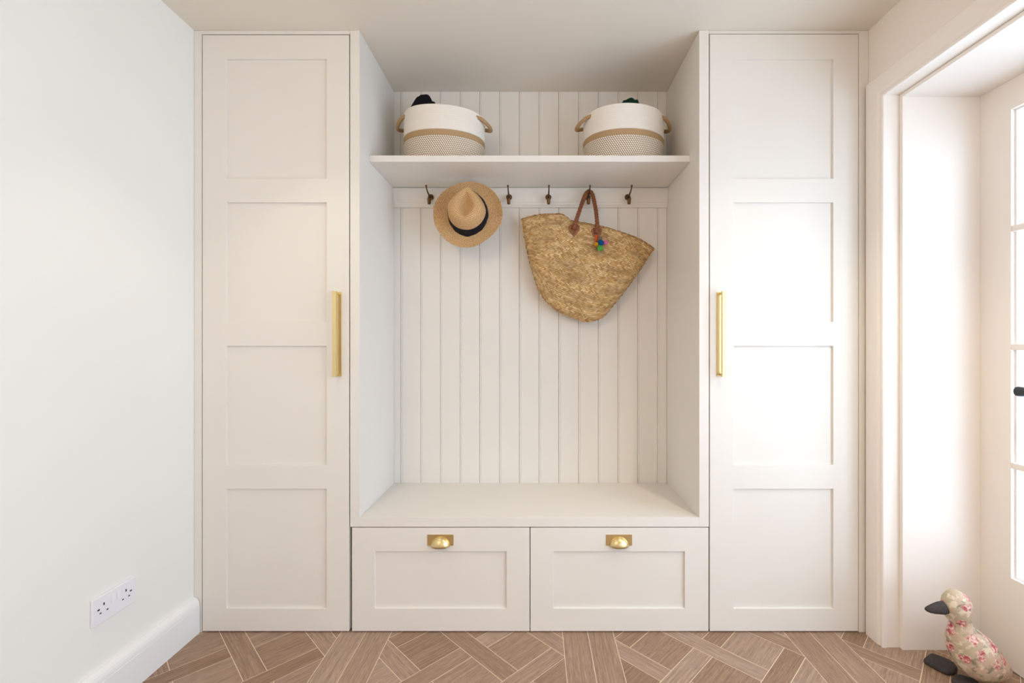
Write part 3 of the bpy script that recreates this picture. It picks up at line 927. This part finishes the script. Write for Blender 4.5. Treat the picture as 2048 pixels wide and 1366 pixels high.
# braided handle over the hook
def front_y(px, py):
    best = None
    for i in range(0, NU+1):
        for j in range(0, NV+1):
            p = F3[i][j]; d = (p.x-px)**2 + (p.z-py)**2
            if best is None or d < best[0]: best = (d, p.y)
    return best[1]
F3 = [[bag_front(i, j) for j in range(NV+1)] for i in range(NU+1)]
def onbag(px, py, off=0.004):
    y = BY - 0.04
    for _ in range(4):
        w = W(px, py, y); y = front_y(w.x, w.z) - off
    return W(px, py, y)
pl, prr = onbag(1148, 461), onbag(1193, 468)
hk = Vector((0.2600, RY-0.045, 1.868-0.006))
hy = hk.y
cent = smooth_pts([pl + Vector((0,-0.003,0.004)), W(1150.5, 447, pl.y-0.004), W(1157, 427, pl.y+0.004), W(1165, 404, (pl.y+hy)/2+0.01), W(1171.5, 388.5, hy), W(1178, 382.5, hy), W(1184.5, 388.5, hy),
                   W(1189.5, 408, (prr.y+hy)/2+0.01), W(1193, 432, prr.y+0.003), W(1194.5, 452, prr.y-0.004), prr + Vector((0,-0.003,0.004))], 9)
for ph in (0, 2*math.pi/3, 4*math.pi/3):
    bm = bmesh.new(); pts = []
    dist = 0.0
    for i, p in enumerate(cent):
        t = (cent[min(i+1, len(cent)-1)] - cent[max(i-1, 0)]).normalized()
        if i: dist += (p - cent[i-1]).length
        n1 = Vector((0, 1, 0)); n1 = (n1 - t*n1.dot(t)).normalized(); n2 = t.cross(n1)
        a = dist/0.040*2*math.pi + ph
        pts.append(p + n2*0.0056*math.sin(a) + n1*0.0032*math.sin(2*a))
    tube(bm, pts, 0.0054, 8)
    obj('handle_strand', bm, M_LEATH, bag, smooth=True)
def patch(px, py, s):
    """heart-shaped leather tab following the bag face"""
    outl = [(-11,-9),(-7,-11.5),(-2,-11),(2,-11),(7,-11.5),(11,-9),(11.5,-4),(9,2),(4.5,8),(0,12.5),(-4.5,8),(-9,2),(-11.5,-4)]
    bm = bmesh.new(); lo, hi = [], []
    c3 = onbag(px, py, 0.0)
    for x, y in outl:
        p = onbag(px+x*s, py+y*s, 0.0)
        lo.append(bm.verts.new(p + Vector((0, 0.001, 0)))); hi.append(bm.verts.new(p + Vector((0, -0.0035, 0))))
    n = len(outl); cc = bm.verts.new(c3 + Vector((0, -0.006, 0)))
    for k in range(n):
        bm.faces.new((lo[k], lo[(k+1)%n], hi[(k+1)%n], hi[k])); bm.faces.new((hi[k], hi[(k+1)%n], cc))
    o = obj('leather_tab', bm, M_LEATH, bag)
    bm = bmesh.new()
    st = [onbag(px+x*s*0.72, py+y*s*0.74, 0.0050) for x, y in outl]
    st = smooth_pts(st + [st[0]], 3)
    for a, b in list(zip(st, st[1:]))[::2]: tube(bm, [a, b], 0.0009, 5)
    bo = obj('tab_stitching', bm, M_STITCH, o)
    bo.location = (0, 0, 0)
    bm = bmesh.new(); sphere(bm, onbag(px, py-3*s, 0.006), 0.0058, 10, 6, (1, 0.4, 1)); obj('rivet', bm, M_ANTIQ, o, smooth=True)
patch(1148, 461, 0.98); patch(1193, 467, 0.92)
# pompom charm
def pompom(px, py, r, col, nm, off=0.012):
    t = NT(nm); t.base(t.mix(t.noise(t.coord('Object'), 300, 2), tuple(x*0.55 for x in col[:3])+(1,), col)); mat = t.set(0.9, 0, 0.1)
    c = onbag(px, py, off + r*0.5); bm = bmesh.new()
    bmesh.ops.create_icosphere(bm, subdivisions=3, radius=r, matrix=Matrix.Translation(c))
    for v in bm.verts:
        d = v.co - c; v.co = c + d*(1 + 0.30*mnoise.noise(d*420) + 0.28*mnoise.noise(d*1100))
    return obj('pompom', bm, mat, bag)
pompom(1202, 485.5, 0.0125, srgb(20, 92, 158), 'blue_wool', 0.014)
pompom(1211.5, 485, 0.0105, srgb(240, 128, 178), 'pink_wool')
pompom(1200.5, 496.5, 0.0130, srgb(96, 190, 92), 'green_wool')
pompom(1192.5, 488.5, 0.0092, srgb(222, 158, 30), 'yellow_wool')
pompom(1200.5, 477, 0.0095, srgb(136, 118, 98), 'grey_wool')
bm = bmesh.new()
for k in range(14):
    a = random.uniform(-3, 3.2)
    tube(bm, [onbag(1193+a*0.7, 470, 0.010), onbag(1192.5+a, 482, 0.012)], 0.0013, 5)
t = NT('orange_tassel_thread'); t.base(srgb(196, 82, 34)); obj('tassel', bm, t.set(0.9), bag)

# ------------------------------------------------------------------ fabric duck doorstop
def floral():
    t = NT('floral_cotton'); co = t.coord('Object')
    def warped(scale, amt):
        wob = t.n.new('ShaderNodeVectorMath'); wob.operation = 'ADD'
        nz = t.n.new('ShaderNodeTexNoise'); nz.inputs['Scale'].default_value = scale; t.ln(co, nz.inputs['Vector'])
        sc_ = t.n.new('ShaderNodeVectorMath'); sc_.operation = 'SCALE'; sc_.inputs['Scale'].default_value = amt
        t.ln(nz.outputs['Color'], sc_.inputs[0]); t.ln(co, wob.inputs[0]); t.ln(sc_.outputs[0], wob.inputs[1])
        return wob.outputs[0]
    w1, w2 = warped(55, 0.030), warped(90, 0.022)
    def vor(vec, scale, loc):
        v = t.n.new('ShaderNodeTexVoronoi'); v.inputs['Scale'].default_value = scale
        t.ln(t.mapping(vec, (1,1,1), loc), v.inputs['Vector']); return v
    base = t.mix(t.ramp(t.noise(co, 14, 2), [(0.4, (0,0,0,1)), (0.62, (1,1,1,1))]), srgb(206, 180, 158), srgb(188, 174, 148))
    # pale sprigs and olive leaves
    base = t.mix(t.math('MULTIPLY', t.ramp(t.noise(w2, 42, 1), [(0.54, (0,0,0,1)), (0.62, (1,1,1,1))]), 0.65), base, srgb(236, 224, 200))
    leafm = t.math('MULTIPLY', t.ramp(t.noise(w2, 36, 1), [(0.34, (1,1,1,1)), (0.46, (0,0,0,1))]), 0.80)
    c = t.mix(leafm, base, srgb(122, 122, 100))
    # roses
    pet = t.noise(w1, 120, 2)
    rc = t.ramp(pet, [(0.34, srgb(170, 66, 80)), (0.46, srgb(204, 110, 116)), (0.56, srgb(232, 186, 180)), (0.68, srgb(240, 222, 210))])
    for sc_v, loc, thr in ((17.0, (0.05, 0.02, 0.04), 0.42), (23.0, (0.33, 0.21, 0.12), 0.55)):
        v1 = vor(w1, sc_v, loc)
        m = t.ramp(v1.outputs['Distance'], [(0.30, (1,1,1,1)), (0.42, (0,0,0,1))])
        sp = t.n.new('ShaderNodeSeparateColor'); t.ln(v1.outputs['Color'], sp.inputs[0])
        c = t.mix(t.math('MULTIPLY', t.math('MULTIPLY', m, t.math('GREATER_THAN', sp.outputs[0], thr)), 0.9), c, rc)
    t.base(c); t.bump(t.noise(co, 60, 3), 0.3, 0.003)
    return t.set(0.7, 0, 0.25)
M_FLORAL = floral()
M_FELT = NT('charcoal_felt'); _c = M_FELT.coord('Object')
M_FELT.base(M_FELT.mix(M_FELT.noise(_c, 180, 3), srgb(52, 47, 46), srgb(84, 78, 76))); M_FELT.bump(M_FELT.noise(_c, 500, 2), 0.4, 0.001)
M_FELT = M_FELT.set(0.85, 0, 0.2)
DYc = 1.545; K = DYc/F_PX
duck = thing('duck_doorstop', 'floral fabric duck doorstop with a grey beak beside the glazed door', 'doorstop', (W(1940, 1340, DYc).x, DYc, 0))
spine = [  # px x, px y, radius in picture plane, radius in depth, depth offset (m)
    (2024, 1349, 3, 3, 0.0), (2016, 1346, 13, 12, 0.0), (2000, 1338, 26, 26, 0.0), (1978, 1327, 39, 41, 0.0), (1956, 1314, 48.5, 50, 0.0), (1940, 1297, 49, 49, 0.0),
    (1929, 1277, 42, 43, 0.0), (1923, 1259, 31, 33, 0.0), (1921.5, 1245, 22.5, 25, 0.0), (1920, 1234, 23.5, 26, 0.0), (1914.5, 1222, 31, 30, 0.0), (1912.5, 1209, 34, 32, 0.0),
    (1912.5, 1197, 30.5, 29, 0.0), (1913, 1187, 20, 20, 0.0), (1913.5, 1181.5, 8, 8, 0.0)]
SP = smooth_pts([Vector((a, b, c)) for a, b, c, d, e in spine], 6)
SR = smooth_pts([Vector((d, e, 0)) for a, b, c, d, e in spine], 6)
bm = bmesh.new(); rings = []; N = 40
for i, s in enumerate(SP):
    p = W(s.x, s.y, DYc)
    a, b = SP[max(i-1, 0)], SP[min(i+1, len(SP)-1)]
    tx, tz = (b.x-a.x), -(b.y-a.y); L = math.hypot(tx, tz); tx /= L; tz /= L
    ring = []
    for k in range(N):
        q = 2*math.pi*k/N
        ip = math.cos(q)*max(1.0, s.z)*K; dp = math.sin(q)*max(1.0, SR[i].x)*K
        w = 1.0
        v = Vector((p.x - tz*ip*0.77, DYc + dp*0.70, p.z + tx*ip*0.92))
        v += Vector((mnoise.noise(v*30), mnoise.noise(v*30+Vector((9,0,0))), mnoise.noise(v*30+Vector((0,9,0)))))*0.0018
        v.z = max(v.z, 0.004)
        ring.append(bm.verts.new(v))
    rings.append(ring)
for r0, r1 in zip(rings, rings[1:]):
    for k in range(N): bm.faces.new((r0[k], r0[(k+1)%N], r1[(k+1)%N], r1[k]))
bm.faces.new(rings[0][::-1]); bm.faces.new(rings[-1])
obj('stuffed_body', bm, M_FLORAL, duck, smooth=True)
# beak
bm = bmesh.new(); rings = []
bk = [(1890, 1215, 12.6, 12), (1882, 1216, 12.4, 12), (1874, 1217, 10.8, 11), (1865, 1218.5, 8.6, 9.5), (1857, 1219.2, 6.0, 7.5), (1852, 1219.3, 3.4, 4.5), (1850, 1219.3, 0.8, 1.2)]
for x, y, rz, ry in [tuple(v) + (SRv,) for v, SRv in zip([Vector(b[:3]) for b in bk], [b[3] for b in bk])]:
    p = W(x, y, DYc - 0.002)
    rings.append([bm.verts.new(p + Vector((-0.35*rz*K*math.sin(q), 0.75*ry*K*math.cos(q), rz*K*math.sin(q)))) for q in [2*math.pi*k/20 for k in range(20)]])
for r0, r1 in zip(rings, rings[1:]):
    for k in range(20): bm.faces.new((r0[k], r0[(k+1)%20], r1[(k+1)%20], r1[k]))
bm.faces.new(rings[0]); bm.faces.new(rings[-1][::-1])
obj('beak', bm, M_FELT, duck, smooth=True)
def foot(outl):
    bm = bmesh.new(); P = [FL(x, y, 0.0) for x, y in outl]; c = sum(P, Vector())/len(P)
    lay = []
    for z, s in ((0.0005, 0.93), (0.004, 1.0), (0.010, 1.0), (0.0150, 0.93), (0.0165, 0.6)):
        lay.append([bm.verts.new(Vector((c.x+(p.x-c.x)*s, c.y+(p.y-c.y)*s, z))) for p in P])
    n = len(P)
    for a, b in zip(lay, lay[1:]):
        for k in range(n): bm.faces.new((a[k], a[(k+1)%n], b[(k+1)%n], b[k]))
    bm.faces.new(lay[0][::-1]); bm.faces.new(lay[-1])
    o = obj('foot', bm, M_FELT, duck, smooth=True)
    m = o.modifiers.new('sub', 'SUBSURF'); m.levels = 1; m.render_levels = 2
foot([(1846,1324),(1851,1320),(1858,1315),(1861,1312),(1869,1314),(1880,1318),(1894,1323),(1912,1332),(1918,1346),(1905,1353),(1893,1352),(1880,1346),(1868,1339),(1856,1332),(1848,1328)])
foot([(1902,1366),(1906,1360),(1913,1355),(1920,1355),(1936,1360),(1956,1368),(1968,1380),(1960,1394),(1946,1396),(1930,1388),(1916,1380),(1906,1373)])
